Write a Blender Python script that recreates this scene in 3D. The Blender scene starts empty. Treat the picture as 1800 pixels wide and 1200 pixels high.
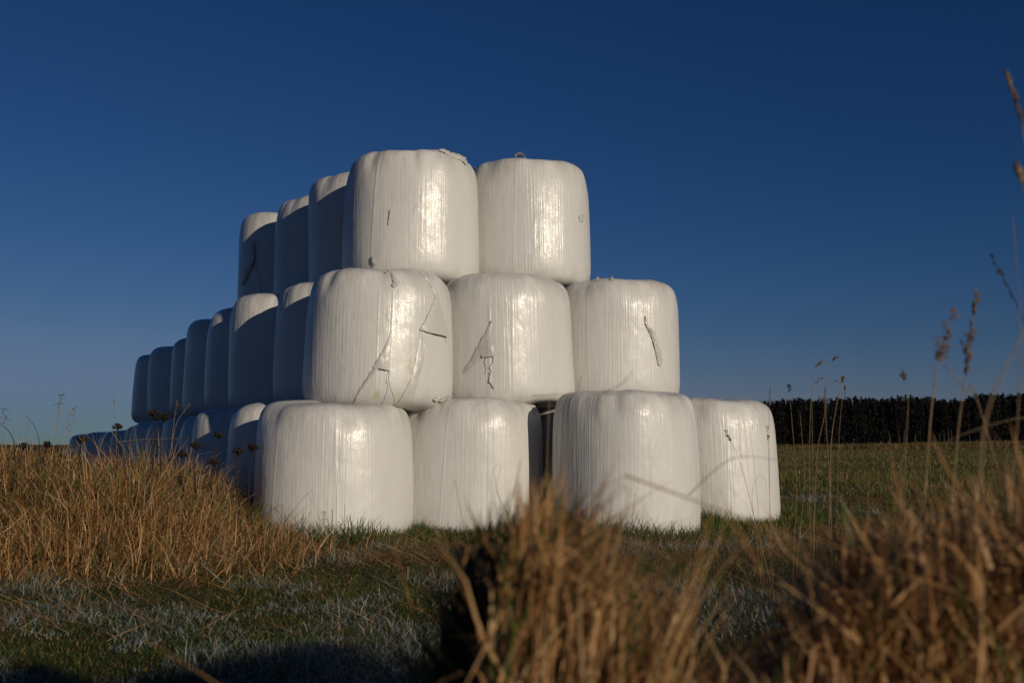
import bpy, math, random
import numpy as np
from mathutils import Vector

# ------------------------------------------------------------------ camera, sky, sun
scene = bpy.context.scene
COL = scene.collection
R_ = math.radians
CAM_Z, TILT, FPX = 0.78, R_(5.87), 1750.0

cam_data = bpy.data.cameras.new('camera')
cam = bpy.data.objects.new('camera', cam_data)
COL.objects.link(cam)
cam.location = (0, 0, CAM_Z)
cam.rotation_euler = (R_(90) + TILT, 0, 0)
cam_data.sensor_width = 36
cam_data.lens = 35
cam_data.clip_start = 0.05
cam_data.clip_end = 8000
cam_data.dof.use_dof = True
cam_data.dof.focus_distance = 8.6
cam_data.dof.aperture_fstop = 3.5
cam_data.dof.aperture_blades = 7
scene.camera = cam

SUN_AZ, SUN_EL = 38.0, 13.5          # azimuth: degrees to the right of straight behind the camera
world = bpy.data.worlds.new('World')
scene.world = world
world.use_nodes = True
wt = world.node_tree
bg = wt.nodes['Background']
sky = wt.nodes.new('ShaderNodeTexSky')
sky.sky_type = 'NISHITA'
sky.sun_disc = False
sky.sun_elevation = R_(SUN_EL)
sky.sun_rotation = R_(180 - SUN_AZ)
sky.air_density, sky.dust_density, sky.ozone_density = 1.0, 0.0, 3.0
# deep polarised blue: a gamma per channel of the sky's own radiance
sep = wt.nodes.new('ShaderNodeSeparateColor')
com = wt.nodes.new('ShaderNodeCombineColor')
wt.links.new(sky.outputs[0], sep.inputs[0])
for i, (gam, mul, top) in enumerate([(1.66, 1.05, .108), (1.22, 0.57, .168), (1.06, 0.69, .25)]):
    a = wt.nodes.new('ShaderNodeMath'); a.operation = 'MULTIPLY'; a.inputs[1].default_value = 0.05
    b = wt.nodes.new('ShaderNodeMath'); b.operation = 'POWER'; b.inputs[1].default_value = gam
    c = wt.nodes.new('ShaderNodeMath'); c.operation = 'MULTIPLY'; c.inputs[1].default_value = mul / 0.1
    wt.links.new(sep.outputs[i], a.inputs[0]); wt.links.new(a.outputs[0], b.inputs[0])
    wt.links.new(b.outputs[0], c.inputs[0])
    d = wt.nodes.new('ShaderNodeMath'); d.operation = 'SMOOTH_MIN'; d.inputs[1].default_value = top / 0.1; d.inputs[2].default_value = .5
    wt.links.new(c.outputs[0], d.inputs[0]); wt.links.new(d.outputs[0], com.inputs[i])
hz = wt.nodes.new('ShaderNodeMath'); hz.operation = 'MULTIPLY_ADD'; hz.inputs[1].default_value = .28     # paler blue low down
wt.links.new(com.inputs[0].links[0].from_socket, hz.inputs[0]); wt.links.new(com.inputs[2].links[0].from_socket, hz.inputs[2])
wt.links.new(hz.outputs[0], com.inputs[2])
wt.links.new(com.outputs[0], bg.inputs[0])
bg.inputs[1].default_value = 0.1

sun_data = bpy.data.lights.new('sun', 'SUN')
sun_data.energy = 3.0
sun_data.angle = R_(0.5)
sun_data.color = (1.0, 0.88, 0.70)
sun = bpy.data.objects.new('sun', sun_data)
COL.objects.link(sun)
SUN = Vector((math.sin(R_(SUN_AZ)) * math.cos(R_(SUN_EL)), -math.cos(R_(SUN_AZ)) * math.cos(R_(SUN_EL)), math.sin(R_(SUN_EL))))
sun.rotation_euler = SUN.to_track_quat('Z', 'Y').to_euler()
sun.location = (20, -25, 12)

vs = scene.view_settings
vs.view_transform = 'Standard'
vs.look = 'None'
vs.exposure = 0.0
vs.gamma = 1.0
scene.cycles.max_bounces = 6

rng = np.random.default_rng(11)
random.seed(5)


# ------------------------------------------------------------------ helpers
def ray(px, py):
    a, b = (px - 900) / FPX, (600 - py) / FPX
    return np.array([a, math.cos(TILT) - b * math.sin(TILT), math.sin(TILT) + b * math.cos(TILT)])


def at(px, py, Y):
    """the point Y metres in front of the camera that this direction reaches"""
    d = ray(px, py)
    return np.array([0, 0, CAM_Z]) + d * (Y / d[1])


def sstep(e0, e1, x):
    t = np.clip((np.asarray(x, float) - e0) / (e1 - e0), 0, 1)
    return t * t * (3 - 2 * t)


_w = np.random.default_rng(3)
_WD = [(_w.uniform(0, 6.283), _w.uniform(0, 6.283), _w.uniform(.7, 1.4)) for _ in range(14)]


def wob(x, y, f, off=0):
    """smooth noise, about -1..1"""
    x = np.asarray(x, float); y = np.asarray(y, float)
    s = 0
    for i, (a, p, k) in enumerate(_WD):
        s = s + np.sin((x * math.cos(a + off) + y * math.sin(a + off)) * f * k + p * (1 + off))
    return s / 4.2


def bank(x, y):
    b = 0.315 * sstep(5.9, 7.4, y) * sstep(9.5, 8.6, y) * sstep(-1.75, -3.0, x)
    return b


def ground(x, y):
    x = np.asarray(x, float); y = np.asarray(y, float)
    d = np.hypot(x, y)
    g = 0.022 * wob(x, y, 1.3) * sstep(60, 10, d) + 0.012 * wob(x, y, 4.1, .7) * sstep(30, 8, d)
    g = g + bank(x, y)
    g = g - 0.02 * np.clip(d - 28, 0, 160) * sstep(-0.28, -0.42, x / np.maximum(y, 1e-3)) * (y > 0)
    g = g + 0.9 * sstep(70, 230, d) * sstep(0.25, 0.55, x / np.maximum(y, 1e-3)) * (y > 0)
    g = g + 0.10 * sstep(0.75, 1.6, x) * sstep(3.6, 1.6, y) * (y > -2)
    return g


def mesh_from(name, verts, faces, mat, parent=None, smooth=True, attrs=None, quads=None):
    me = bpy.data.meshes.new(name)
    if quads is not None:
        v = np.ascontiguousarray(verts, dtype=np.float32)
        q = np.ascontiguousarray(quads, dtype=np.int32)
        k = q.shape[1]
        me.vertices.add(len(v)); me.vertices.foreach_set('co', v.ravel())
        me.loops.add(q.size); me.loops.foreach_set('vertex_index', q.ravel())
        me.polygons.add(len(q))
        me.polygons.foreach_set('loop_start', np.arange(0, q.size, k, dtype=np.int32))
        me.update(calc_edges=True)
    else:
        me.from_pydata([tuple(p) for p in verts], [], faces)
    if smooth:
        me.polygons.foreach_set('use_smooth', np.ones(len(me.polygons), dtype=bool))
    for k, arr in (attrs or {}).items():
        at_ = me.attributes.new(k, 'FLOAT', 'POINT')
        at_.data.foreach_set('value', np.ascontiguousarray(arr, dtype=np.float32))
    me.materials.append(mat)
    o = bpy.data.objects.new(name, me)
    COL.objects.link(o)
    if parent is not None:
        o.parent = parent
    return o


def tag(o, label=None, cat=None, group=None, kind=None):
    if label: o['label'] = label
    if cat: o['category'] = cat
    if group: o['group'] = group
    if kind: o['kind'] = kind
    return o


def empty(name, loc):
    o = bpy.data.objects.new(name, None)
    o.empty_display_size = 0.1
    COL.objects.link(o)
    o.location = loc
    return o


def tube(pts, rad, n=6):
    """verts, faces of a tapered tube along a polyline"""
    pts = [Vector(p) for p in pts]
    if np.isscalar(rad): rad = [rad] * len(pts)
    V, F = [], []
    for i, p in enumerate(pts):
        t = (pts[min(i + 1, len(pts) - 1)] - pts[max(i - 1, 0)]).normalized()
        u = t.cross(Vector((0.3, 1, 0.2))).normalized()
        w = t.cross(u)
        for k in range(n):
            a = 2 * math.pi * k / n
            V.append(p + (u * math.cos(a) + w * math.sin(a)) * rad[i])
    for i in range(len(pts) - 1):
        for k in range(n):
            F.append((i * n + k, i * n + (k + 1) % n, (i + 1) * n + (k + 1) % n, (i + 1) * n + k))
    F.append(tuple(range(n - 1, -1, -1)))
    F.append(tuple(range((len(pts) - 1) * n, len(pts) * n)))
    return V, F


def join(parts):
    V, F = [], []
    for v, f in parts:
        o = len(V)
        V += list(v)
        F += [tuple(i + o for i in q) for q in f]
    return V, F


def pod(c, axis, L, r):
    """a small pointed seed husk: six sided spindle"""
    c = Vector(c); t = Vector(axis).normalized()
    u = t.cross(Vector((.31, .9, .25))).normalized(); w = t.cross(u)
    V = [c - t * L * .5]
    for z, k in ((-.22, 1.0), (.15, .8)):
        for i in range(5):
            a = i * 2 * math.pi / 5
            V.append(c + t * L * z + (u * math.cos(a) + w * math.sin(a)) * r * k)
    V.append(c + t * L * .5)
    F = []
    for i in range(5):
        j = (i + 1) % 5
        F += [(0, 1 + j, 1 + i), (1 + i, 1 + j, 6 + j, 6 + i), (6 + i, 6 + j, 11)]
    return V, F


def smooth_path(pts, n=14):
    """Catmull-Rom through the points"""
    P = [np.array(p, float) for p in pts]
    P = [2 * P[0] - P[1]] + P + [2 * P[-1] - P[-2]]
    out = []
    m = len(P) - 3
    for s in range(m):
        p0, p1, p2, p3 = P[s:s + 4]
        k = max(2, n // m)
        for j in range(k):
            t = j / k
            out.append(.5 * (2 * p1 + (p2 - p0) * t + (2 * p0 - 5 * p1 + 4 * p2 - p3) * t * t + (3 * p1 - p0 - 3 * p2 + p3) * t ** 3))
    out.append(P[-2])
    return out


# ------------------------------------------------------------------ materials
def new_mat(name):
    m = bpy.data.materials.new(name)
    m.use_nodes = True
    return m, m.node_tree, m.node_tree.nodes['Principled BSDF']


def ramp(nt, stops, fac):
    r = nt.nodes.new('ShaderNodeValToRGB')
    e = r.color_ramp.elements
    e[0].position, e[0].color = stops[0][0], (*stops[0][1], 1)
    e[1].position, e[1].color = stops[-1][0], (*stops[-1][1], 1)
    for p, c in stops[1:-1]:
        x = e.new(p); x.color = (*c, 1)
    nt.links.new(fac, r.inputs[0])
    return r.outputs[0]


def noise(nt, vec, scale=(1, 1, 1), detail=3, rough=.5, dist=0.0, sc=1.0):
    mp = nt.nodes.new('ShaderNodeMapping')
    mp.inputs['Scale'].default_value = scale
    nt.links.new(vec, mp.inputs[0])
    n = nt.nodes.new('ShaderNodeTexNoise')
    n.inputs['Scale'].default_value = sc
    n.inputs['Detail'].default_value = detail
    n.inputs['Roughness'].default_value = rough
    n.inputs['Distortion'].default_value = dist
    nt.links.new(mp.outputs[0], n.inputs['Vector'])
    return n.outputs['Fac']


def mix(nt, fac, a, b):
    m = nt.nodes.new('ShaderNodeMix'); m.data_type = 'RGBA'
    for sock, v in ((m.inputs[0], fac), (m.inputs[6], a), (m.inputs[7], b)):
        if isinstance(v, (int, float)): sock.default_value = v
        elif isinstance(v, tuple): sock.default_value = (*v, 1)
        else: nt.links.new(v, sock)
    return m.outputs[2]


def math_(nt, op, a, b=None, clamp=False):
    m = nt.nodes.new('ShaderNodeMath'); m.operation = op; m.use_clamp = clamp
    for s, v in ((m.inputs[0], a), (m.inputs[1], b)):
        if v is None: continue
        if isinstance(v, (int, float)): s.default_value = v
        else: nt.links.new(v, s)
    return m.outputs[0]


def attr(nt, name):
    a = nt.nodes.new('ShaderNodeAttribute'); a.attribute_name = name
    return a.outputs['Fac']


def film_mat(name, base):
    m, nt, p = new_mat(name)
    tc = nt.nodes.new('ShaderNodeTexCoord').outputs['Object']
    smudge = noise(nt, tc, (1, 1, .55), 6, .62, .6, 3.2)
    f1 = ramp(nt, [(.46, (0, 0, 0)), (.74, (1, 1, 1))], smudge)
    streak = noise(nt, tc, (26, 26, .7), 4, .6)
    f2 = ramp(nt, [(.45, (0, 0, 0)), (.8, (1, 1, 1))], streak)
    col = mix(nt, math_(nt, 'MULTIPLY', f1, .40), base, (.52, .50, .475))
    col = mix(nt, math_(nt, 'MULTIPLY', f2, .16), col, (.53, .50, .455))
    specks = noise(nt, tc, (1, 1, 1), 2, .5, 0, 42)
    f3 = ramp(nt, [(.735, (0, 0, 0)), (.77, (1, 1, 1))], specks)
    col = mix(nt, math_(nt, 'MULTIPLY', f3, .35), col, (.30, .27, .20))
    st = attr(nt, 'stain')
    sn = noise(nt, tc, (1, 1, .6), 4, .7, .4, 11)
    sf = math_(nt, 'MULTIPLY', st, ramp(nt, [(.42, (0, 0, 0)), (.66, (1, 1, 1))], sn), True)
    col = mix(nt, sf, col, (.38, .355, .15))
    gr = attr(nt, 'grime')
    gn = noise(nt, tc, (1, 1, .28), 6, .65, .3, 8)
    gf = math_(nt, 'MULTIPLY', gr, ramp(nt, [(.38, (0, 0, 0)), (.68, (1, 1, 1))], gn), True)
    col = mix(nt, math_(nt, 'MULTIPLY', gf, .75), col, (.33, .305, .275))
    nt.links.new(col, p.inputs['Base Color'])
    rn = noise(nt, tc, (1, 1, .5), 4, .6, .2, 6)
    mr = nt.nodes.new('ShaderNodeMapRange')
    mr.inputs[1].default_value, mr.inputs[2].default_value = .3, .7
    mr.inputs[3].default_value, mr.inputs[4].default_value = .30, .46
    nt.links.new(rn, mr.inputs[0]); nt.links.new(mr.outputs[0], p.inputs['Roughness'])
    p.inputs['IOR'].default_value = 1.45
    p.inputs['Coat Weight'].default_value = .15
    p.inputs['Coat Roughness'].default_value = .13
    p.inputs['Coat IOR'].default_value = 1.45
    b1 = noise(nt, tc, (48, 48, 1.1), 4, .62, .1)
    b2 = noise(nt, tc, (150, 150, 7), 3, .6, .2)
    b3 = noise(nt, tc, (1, 1, 1), 4, .6, .5, 14)
    h = math_(nt, 'ADD', math_(nt, 'MULTIPLY', b1, .0034), math_(nt, 'MULTIPLY', b2, .0006))
    h = math_(nt, 'ADD', h, math_(nt, 'MULTIPLY', b3, .0018))
    b4 = noise(nt, tc, (1, 1, .7), 2, .5, .3, 4.5)
    h = math_(nt, 'ADD', h, math_(nt, 'MULTIPLY', b4, .011))
    bp = nt.nodes.new('ShaderNodeBump')
    bp.inputs['Strength'].default_value = 1.0
    bp.inputs['Distance'].default_value = 1.0
    nt.links.new(h, bp.inputs['Height']); nt.links.new(bp.outputs[0], p.inputs['Normal']); nt.links.new(bp.outputs[0], p.inputs['Coat Normal'])
    return m


M_FILM = film_mat('white_bale_film', (.60, .587, .562))
M_FLAP = film_mat('torn_film_shade_toned', (.50, .485, .455))  # thinner film, with the hanging flaps' shade put into a greyer base


def blade_mat(name, stops, trans=.28, rough=.55):
    m, nt, p = new_mat(name)
    c = ramp(nt, stops, attr(nt, 'tone'))
    nt.links.new(c, p.inputs['Base Color'])
    p.inputs['Roughness'].default_value = rough
    p.inputs['Specular IOR Level'].default_value = .3
    tr = nt.nodes.new('ShaderNodeBsdfTranslucent')
    nt.links.new(c, tr.inputs[0])
    mx = nt.nodes.new('ShaderNodeMixShader')
    mx.inputs[0].default_value = trans
    nt.links.new(p.outputs[0], mx.inputs[1]); nt.links.new(tr.outputs[0], mx.inputs[2])
    nt.links.new(mx.outputs[0], nt.nodes['Material Output'].inputs[0])
    return m


GRASS_STOPS = [(0, (.014, .024, .006)), (.22, (.068, .118, .018)), (.38, (.15, .165, .042)), (.5, (.11, .062, .020)),
               (.65, (.275, .132, .047)), (.8, (.45, .25, .098)), (.9, (.58, .39, .205)), (.955, (.30, .32, .27)), (1, (.42, .455, .45))]
M_GRASS = blade_mat('grass_blades', GRASS_STOPS)
M_STRAW = blade_mat('straw_blades', GRASS_STOPS, .14)

m, nt, p = new_mat('ground_soil'); M_GROUND = m
tc = nt.nodes.new('ShaderNodeTexCoord').outputs['Object']
n1 = noise(nt, tc, (1, 1, 1), 8, .65, .2, 1.1)
n2 = noise(nt, tc, (1, 1, 1), 6, .7, 0, 14)
n3 = noise(nt, tc, (1, 1, 1), 5, .6, .3, .12)
cA = ramp(nt, [(.3, (.022, .028, .009)), (.5, (.045, .05, .017)), (.7, (.075, .06, .026))], n1)
cB = ramp(nt, [(.3, (.012, .016, .005)), (.55, (.055, .055, .02)), (.75, (.11, .085, .04))], n2)
cc = mix(nt, .5, cA, cB)
cc = mix(nt, math_(nt, 'MULTIPLY', ramp(nt, [(.4, (0, 0, 0)), (.65, (1, 1, 1))], n3), .5), cc, (.085, .062, .028))
nt.links.new(cc, p.inputs['Base Color'])
p.inputs['Roughness'].default_value = .95
p.inputs['Specular IOR Level'].default_value = .1
bp = nt.nodes.new('ShaderNodeBump'); bp.inputs['Distance'].default_value = .05; bp.inputs['Strength'].default_value = .9
nt.links.new(n2, bp.inputs['Height']); nt.links.new(bp.outputs[0], p.inputs['Normal'])


def plain_mat(name, c0, c1, rough=.7, sc=40):
    m, nt, p = new_mat(name)
    tc = nt.nodes.new('ShaderNodeTexCoord').outputs['Object']
    n = noise(nt, tc, (1, 1, 1), 4, .6, 0, sc)
    nt.links.new(ramp(nt, [(.3, c0), (.7, c1)], n), p.inputs['Base Color'])
    p.inputs['Roughness'].default_value = rough
    p.inputs['Specular IOR Level'].default_value = .25
    return m


M_WEED = plain_mat('dead_dark_weed', (.010, .007, .005), (.028, .018, .012))
M_STEM = plain_mat('pale_dry_stem', (.16, .10, .05), (.33, .23, .13))
M_HEAD = plain_mat('brown_seed_husk', (.10, .058, .03), (.26, .165, .085))
M_DKHEAD = plain_mat('dark_seed_husk', (.02, .014, .012), (.06, .04, .03))
M_PINE = plain_mat('dark_pine_needles', (.0018, .002, .0016), (.0045, .0048, .003), .95, 1.5)
M_BARK = plain_mat('pine_bark', (.005, .0035, .003), (.012, .008, .006), .9, 3)
M_BIRCH = plain_mat('pale_birch_bark', (.03, .025, .02), (.07, .06, .045), .8, 6)
M_STEEL = plain_mat('grey_mast_steel', (.08, .085, .09), (.14, .14, .15), .5, 5)

# ------------------------------------------------------------------ ground: one sheet out to the horizon
rad = np.concatenate([np.linspace(.15, 14, 150), np.geomspace(14.2, 6000, 110)])
NA = 260
# finer in front of the camera
fa = np.concatenate([np.linspace(-math.pi, -.75, 40, endpoint=False), np.linspace(-.75, .75, NA - 80, endpoint=False), np.linspace(.75, math.pi, 40, endpoint=False)])
AA, RR = np.meshgrid(fa, rad)
GX, GY = np.sin(AA) * RR, np.cos(AA) * RR
GZ = ground(GX, GY)
gv = np.stack([GX, GY, GZ], -1).reshape(-1, 3)
i, j = np.meshgrid(np.arange(len(rad) - 1), np.arange(NA), indexing='ij')
j2 = (j + 1) % NA
gq = np.stack([i * NA + j, i * NA + j2, (i + 1) * NA + j2, (i + 1) * NA + j], -1).reshape(-1, 4)
gv = np.vstack([gv, [[0, 0, float(ground(0, 0))]]])
g = mesh_from('ground', gv, None, M_GROUND, quads=gq[:, ::-1])
import bmesh
bm = bmesh.new(); bm.from_mesh(g.data); bm.verts.ensure_lookup_table()
c0 = bm.verts[len(gv) - 1]
for k in range(NA):
    f = bm.faces.new((bm.verts[k], bm.verts[(k + 1) % NA], c0)); f.smooth = True
bmesh.ops.recalc_face_normals(bm, faces=bm.faces)
bm.to_mesh(g.data); bm.free()
tag(g, 'frosty meadow ground under the bales and grass', 'ground', kind='structure')


# ------------------------------------------------------------------ bales
class Bale:
    def __init__(s, X, Y, Rad, h, z0, seed, grounded=False, near=True, n=None, wr=1.0, lean=(0, 0)):
        s.X, s.Y, s.R, s.h, s.z0, s.wr, s.lean = X, Y, Rad, h, z0, wr, lean
        r = np.random.default_rng(seed)
        s.near = near
        n1 = n or r.uniform(7.6, 10.0)
        n0 = 14.0 if grounded else r.uniform(8, 11.5)
        t = np.linspace(-math.pi / 2, math.pi / 2, 2001)
        e = np.where(t < 0, 2 / n0, 2 / n1)
        pr = Rad * np.abs(np.cos(t)) ** e
        pz = h / 2 + h / 2 * np.sign(t) * np.abs(np.sin(t)) ** e
        tap = r.uniform(.02, .055) if grounded else r.uniform(.0, .04)
        s.lean = (r.uniform(-.022, .022), r.uniform(-.02, .02))
        s.tilt = (r.uniform(-.022, .022), r.uniform(-.022, .022))
        pr = pr * (1 + tap * (.45 - pz / h)) * (1.012 - r.uniform(.008, .024) * (pz / h - r.uniform(.32, .5)) ** 2 * 4)
        pz = pz + .025 * (pz / h) * np.clip(1 - (pr / Rad) ** 2, 0, 1)
        L = np.concatenate([[0], np.cumsum(np.hypot(np.diff(pr), np.diff(pz)))])
        npf = 90 if near else 54
        q = np.linspace(0, L[-1], npf)
        s.pr, s.pz = np.interp(q, L, pr), np.interp(q, L, pz)
        s.pr[0] = s.pr[-1] = .002
        dr, dz = np.gradient(s.pr), np.gradient(s.pz)
        k = np.hypot(dr, dz)
        s.nr, s.nz = dz / k, -dr / k
        s.lump = [(2, r.uniform(0, 6.28), r.uniform(-.4, .4), r.uniform(.004, .010)), (3, r.uniform(0, 6.28), r.uniform(-.6, .6), r.uniform(.002, .006))] + [(int(r.integers(1, 6)), r.uniform(0, 6.28), r.uniform(-4.5, 4.5), r.uniform(.001, .0055)) for _ in range(9)]
        s.pleat = [(int(r.integers(4, 10)), r.uniform(0, 6.28), r.uniform(.006, .015)) for _ in range(3)] + [(int(r.integers(10, 24)), r.uniform(0, 6.28), r.uniform(.0008, .002)) for _ in range(4)]
        s.wk = [(int(r.integers(30, 165)), r.uniform(0, 6.28), r.uniform(-2.2, 2.2), r.uniform(.0003, .0010)) for _ in range(24)]
        s.mk = [(int(r.integers(1, 6)), r.uniform(0, 6.28)) for _ in range(4)]
        s.kink = [(r.uniform(0, 6.28), r.uniform(-.10, .10), r.uniform(.006, .016), r.uniform(.0008, .0032)) for _ in range(12)]

    def disp(s, th, z, nr, pr):
        zn = z / s.h
        side = np.clip(nr, 0, 1)
        d = 0
        for k, p, c, a in s.lump: d = d + a * np.cos(k * th + p + c * zn)
        cor = np.exp(-((zn - .93) / .09) ** 2) * np.clip(pr / s.R, 0, 1)
        for k, p, a in s.pleat: d = d - a * cor * np.clip(np.cos(k * th + p), 0, 1) ** 3
        mk = 0
        for k, p in s.mk: mk = mk + np.cos(k * th + p)
        mk = np.clip(.55 + .3 * mk, .08, 1.25)
        w = 0
        for k, p, c, a in s.wk:
            w = w + a * (1 - np.abs(np.sin((k * th + p + c * zn) / 1.0))) ** 2.2
        d = d + s.wr * w * mk * (side * .85 + .15 * pr / s.R)
        for c0, sh, wd, a in s.kink:                     # single long creases in the film
            t = (th - c0 - sh * (zn - .5) + math.pi) % (2 * math.pi) - math.pi
            d = d + a * np.exp(-(t / wd) ** 2) * side * np.sin(np.clip(zn, 0, 1) * math.pi) ** .5
        return d

    def build(s, name='wrapped_bale', stains=()):
        ns = 640 if s.near else 300
        th = np.linspace(0, 2 * math.pi, ns, endpoint=False)
        T, PR = np.meshgrid(th, s.pr)
        _, PZ = np.meshgrid(th, s.pz); _, NR = np.meshgrid(th, s.nr); _, NZ = np.meshgrid(th, s.nz)
        D = s.disp(T, PZ, NR, PR) * np.clip(PR / (.3 * s.R), 0, 1)
        r, z = PR + NR * D, PZ + NZ * D
        zn = PZ / s.h
        xx_, yy_ = r * np.cos(T), r * np.sin(T)
        z = z + (s.tilt[0] * xx_ + s.tilt[1] * yy_) * np.clip(z / s.h, 0, 1)          # tops settle unevenly
        V = np.stack([xx_ + s.lean[0] * (z - s.h * .5), yy_ + s.lean[1] * (z - s.h * .5), z], -1).reshape(-1, 3)
        st = np.zeros_like(T)
        for a0, z_, wa, wz in stains:
            t = (T - a0 + math.pi) % (2 * math.pi) - math.pi
            st = np.maximum(st, np.exp(-(t / wa) ** 2 - ((PZ - z_) / wz) ** 2))
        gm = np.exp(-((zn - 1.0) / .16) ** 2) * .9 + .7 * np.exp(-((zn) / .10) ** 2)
        npf = len(s.pr)
        i, j = np.meshgrid(np.arange(npf - 1), np.arange(ns), indexing='ij')
        j2 = (j + 1) % ns
        q = np.stack([i * ns + j, i * ns + j2, (i + 1) * ns + j2, (i + 1) * ns + j], -1).reshape(-1, 4)
        o = mesh_from(name, V, None, M_FILM, quads=q, attrs={'stain': st.ravel(), 'grime': gm.ravel()})
        o.location = (s.X, s.Y, s.z0)
        s.obj = o
        return o

    # ---- points on the surface, found along a line of sight
    def hit(s, px, py):
        d = ray(px, py)
        h = math.hypot(d[0], d[1])
        ux, uy, sl = d[0] / h, d[1] / h, d[2] / h
        b = s.X * ux + s.Y * uy
        per = abs(s.X * uy - s.Y * ux)
        D = b - math.sqrt(max(s.R ** 2 - per ** 2, .0004))
        z = CAM_Z + sl * D - s.z0
        th = math.atan2(uy * D - s.Y, ux * D - s.X)
        return th, z

    def surf(s, th, z, off):
        k0 = int(np.argmax(s.pr))
        zz = min(max(z, s.pz[3]), s.pz[-1] - .004)
        pr = np.interp(zz, s.pz, s.pr); nr = np.interp(zz, s.pz, s.nr); nz = np.interp(zz, s.pz, s.nz)
        d = float(s.disp(np.array(th), np.array(zz), np.array(nr), np.array(pr)))
        r = pr + nr * (d + off); z2 = zz + nz * (d + off)
        x_, y_ = r * math.cos(th), r * math.sin(th)
        z2 = z2 + (s.tilt[0] * x_ + s.tilt[1] * y_) * min(max(z2 / s.h, 0), 1)
        return (x_ + s.lean[0] * (z2 - s.h * .5), y_ + s.lean[1] * (z2 - s.h * .5), z2)

    def strip(s, name, rows, across=5, sub=4, jit=.003, seed=0, thick=.0006, label=None):
        """loose film: rows of (left px, right px, left lift, right lift)"""
        r = np.random.default_rng(seed)
        R2 = []
        for a, b in zip(rows[:-1], rows[1:]):
            for k in range(sub):
                t = k / sub
                R2.append([[a[i][0] * (1 - t) + b[i][0] * t, a[i][1] * (1 - t) + b[i][1] * t] for i in (0, 1)] + [a[2] * (1 - t) + b[2] * t, a[3] * (1 - t) + b[3] * t])
        R2.append([list(rows[-1][0]), list(rows[-1][1]), rows[-1][2], rows[-1][3]])
        V, F = [], []
        for (L, Rt, lL, lR) in R2:
            for k in range(across):
                t = k / (across - 1)
                px, py = L[0] * (1 - t) + Rt[0] * t, L[1] * (1 - t) + Rt[1] * t
                px += r.normal(0, .25); py += r.normal(0, .4)
                lift = .35 * lL * (1 - t) + .8 * lR * t + .30 * max(lL, lR) * math.sin(t * math.pi) + abs(r.normal(0, jit * 1.6))
                th, z = s.hit(px, py)
                V.append(s.surf(th, z, .0015 + .72 * lift))
        n = len(R2)
        for i in range(n - 1):
            for k in range(across - 1):
                a = i * across + k
                F.append((a, a + 1, a + across + 1, a + across))
        o = mesh_from(name, V, F, M_FLAP, parent=s.obj, attrs={'stain': np.zeros(len(V)), 'grime': np.zeros(len(V))})
        if label: o['label'] = label
        return o

    def rope(s, name, pts, rad, lift=.008, seed=0):
        """a twisted strand of torn film"""
        r = np.random.default_rng(seed)
        P, W = [], []
        pts = [(p[0], p[1]) for p in pts]
        sp = smooth_path([(a, b, 0) for a, b in pts], 22)
        for k, q in enumerate(sp):
            th, z = s.hit(q[0] + r.normal(0, .5), q[1])
            rad_ = rad * .62; P.append(s.surf(th, z, rad_ * .5 + .3 * lift * abs(math.sin(k * .7 + seed))))
            W.append(rad_ * r.uniform(.55, 1.25))
        V, F = tube(P, W, 7)
        o = mesh_from(name, V, F, M_FLAP, parent=s.obj, attrs={'stain': np.zeros(len(V)), 'grime': np.full(len(V), .1)})
        return o


GRP = 'white wrapped bales in the stack'
B = {}


def add(key, label, *a, stains=(), **k):
    b = Bale(*a, **k)
    o = b.build(stains=stains)
    tag(o, label, 'bale', GRP)
    B[key] = b
    return b


# bottom tier, front row
add('A', 'front left bale of the bottom tier, dry grass climbing its left foot', -1.52, 8.60, .65, 1.185, -.07, 101, grounded=True, wr=.9)
add('B', 'second bottom bale from the left, green grass at its foot, shadow on its right edge', -.39, 9.20, .668, 1.240, -.07, 102, grounded=True, wr=.7)
add('E', 'bottom bale almost hidden behind the loose front bale, only a shaded sliver in the gap', .74, 10.02, .64, 1.270, -.07, 103, grounded=True, near=False)
add('C', 'loose bale standing in front of the stack, grey smudges on its left shoulder', .985, 8.72, .62, 1.285, -.07, 104, grounded=True, wr=1.5)
add('D', 'rightmost bottom bale, partly behind the loose front bale, beside the open field', 2.07, 10.30, .645, 1.275, -.07, 105, grounded=True, wr=.9)
# middle tier, front row
st_ang = math.atan2(-8.9, 1.2)
add('F', 'left bale of the middle tier front with two long tears and a yellowish stain', -1.195, 8.93, .65, 1.20, 1.085, 111, wr=1.0,
    stains=[(st_ang + .42, .30, .10, .16), (st_ang + .36, .10, .13, .06), (st_ang - .05, .12, .07, .05)])
add('G', 'middle bale of the middle tier front with a triangular flap and dangling strands', -.075, 9.50, .66, 1.20, 1.13, 112, wr=.55)
add('H', 'right bale of the middle tier front with a ragged slit running down its right side', 1.05, 10.10, .65, 1.22, 1.16, 113, wr=.8)
# top tier, front row
add('I', 'left bale of the top tier front, ragged film along its right rim', -.985, 9.62, .645, 1.26, 2.275, 121, wr=1.35)
add('J', 'right bale of the top tier front with a curled film tail on its crown', 0.145, 10.18, .65, 1.28, 2.34, 122, wr=1.0)
# top tier, side row going back
add('T1', 'second bale back on the shaded side of the top tier, sunlit wedge on its shoulder', -1.56, 10.72, .64, 1.31, 2.32, 131, near=False)
add('T2', 'third bale back on the shaded side of the top tier, between two darker bales', -2.19, 11.82, .64, 1.34, 2.34, 132, near=False)
add('T3', 'farthest bale of the top tier, dark with a torn hanging film on its left side', -2.92, 12.92, .65, 1.35, 2.36, 133, near=False)
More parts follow.
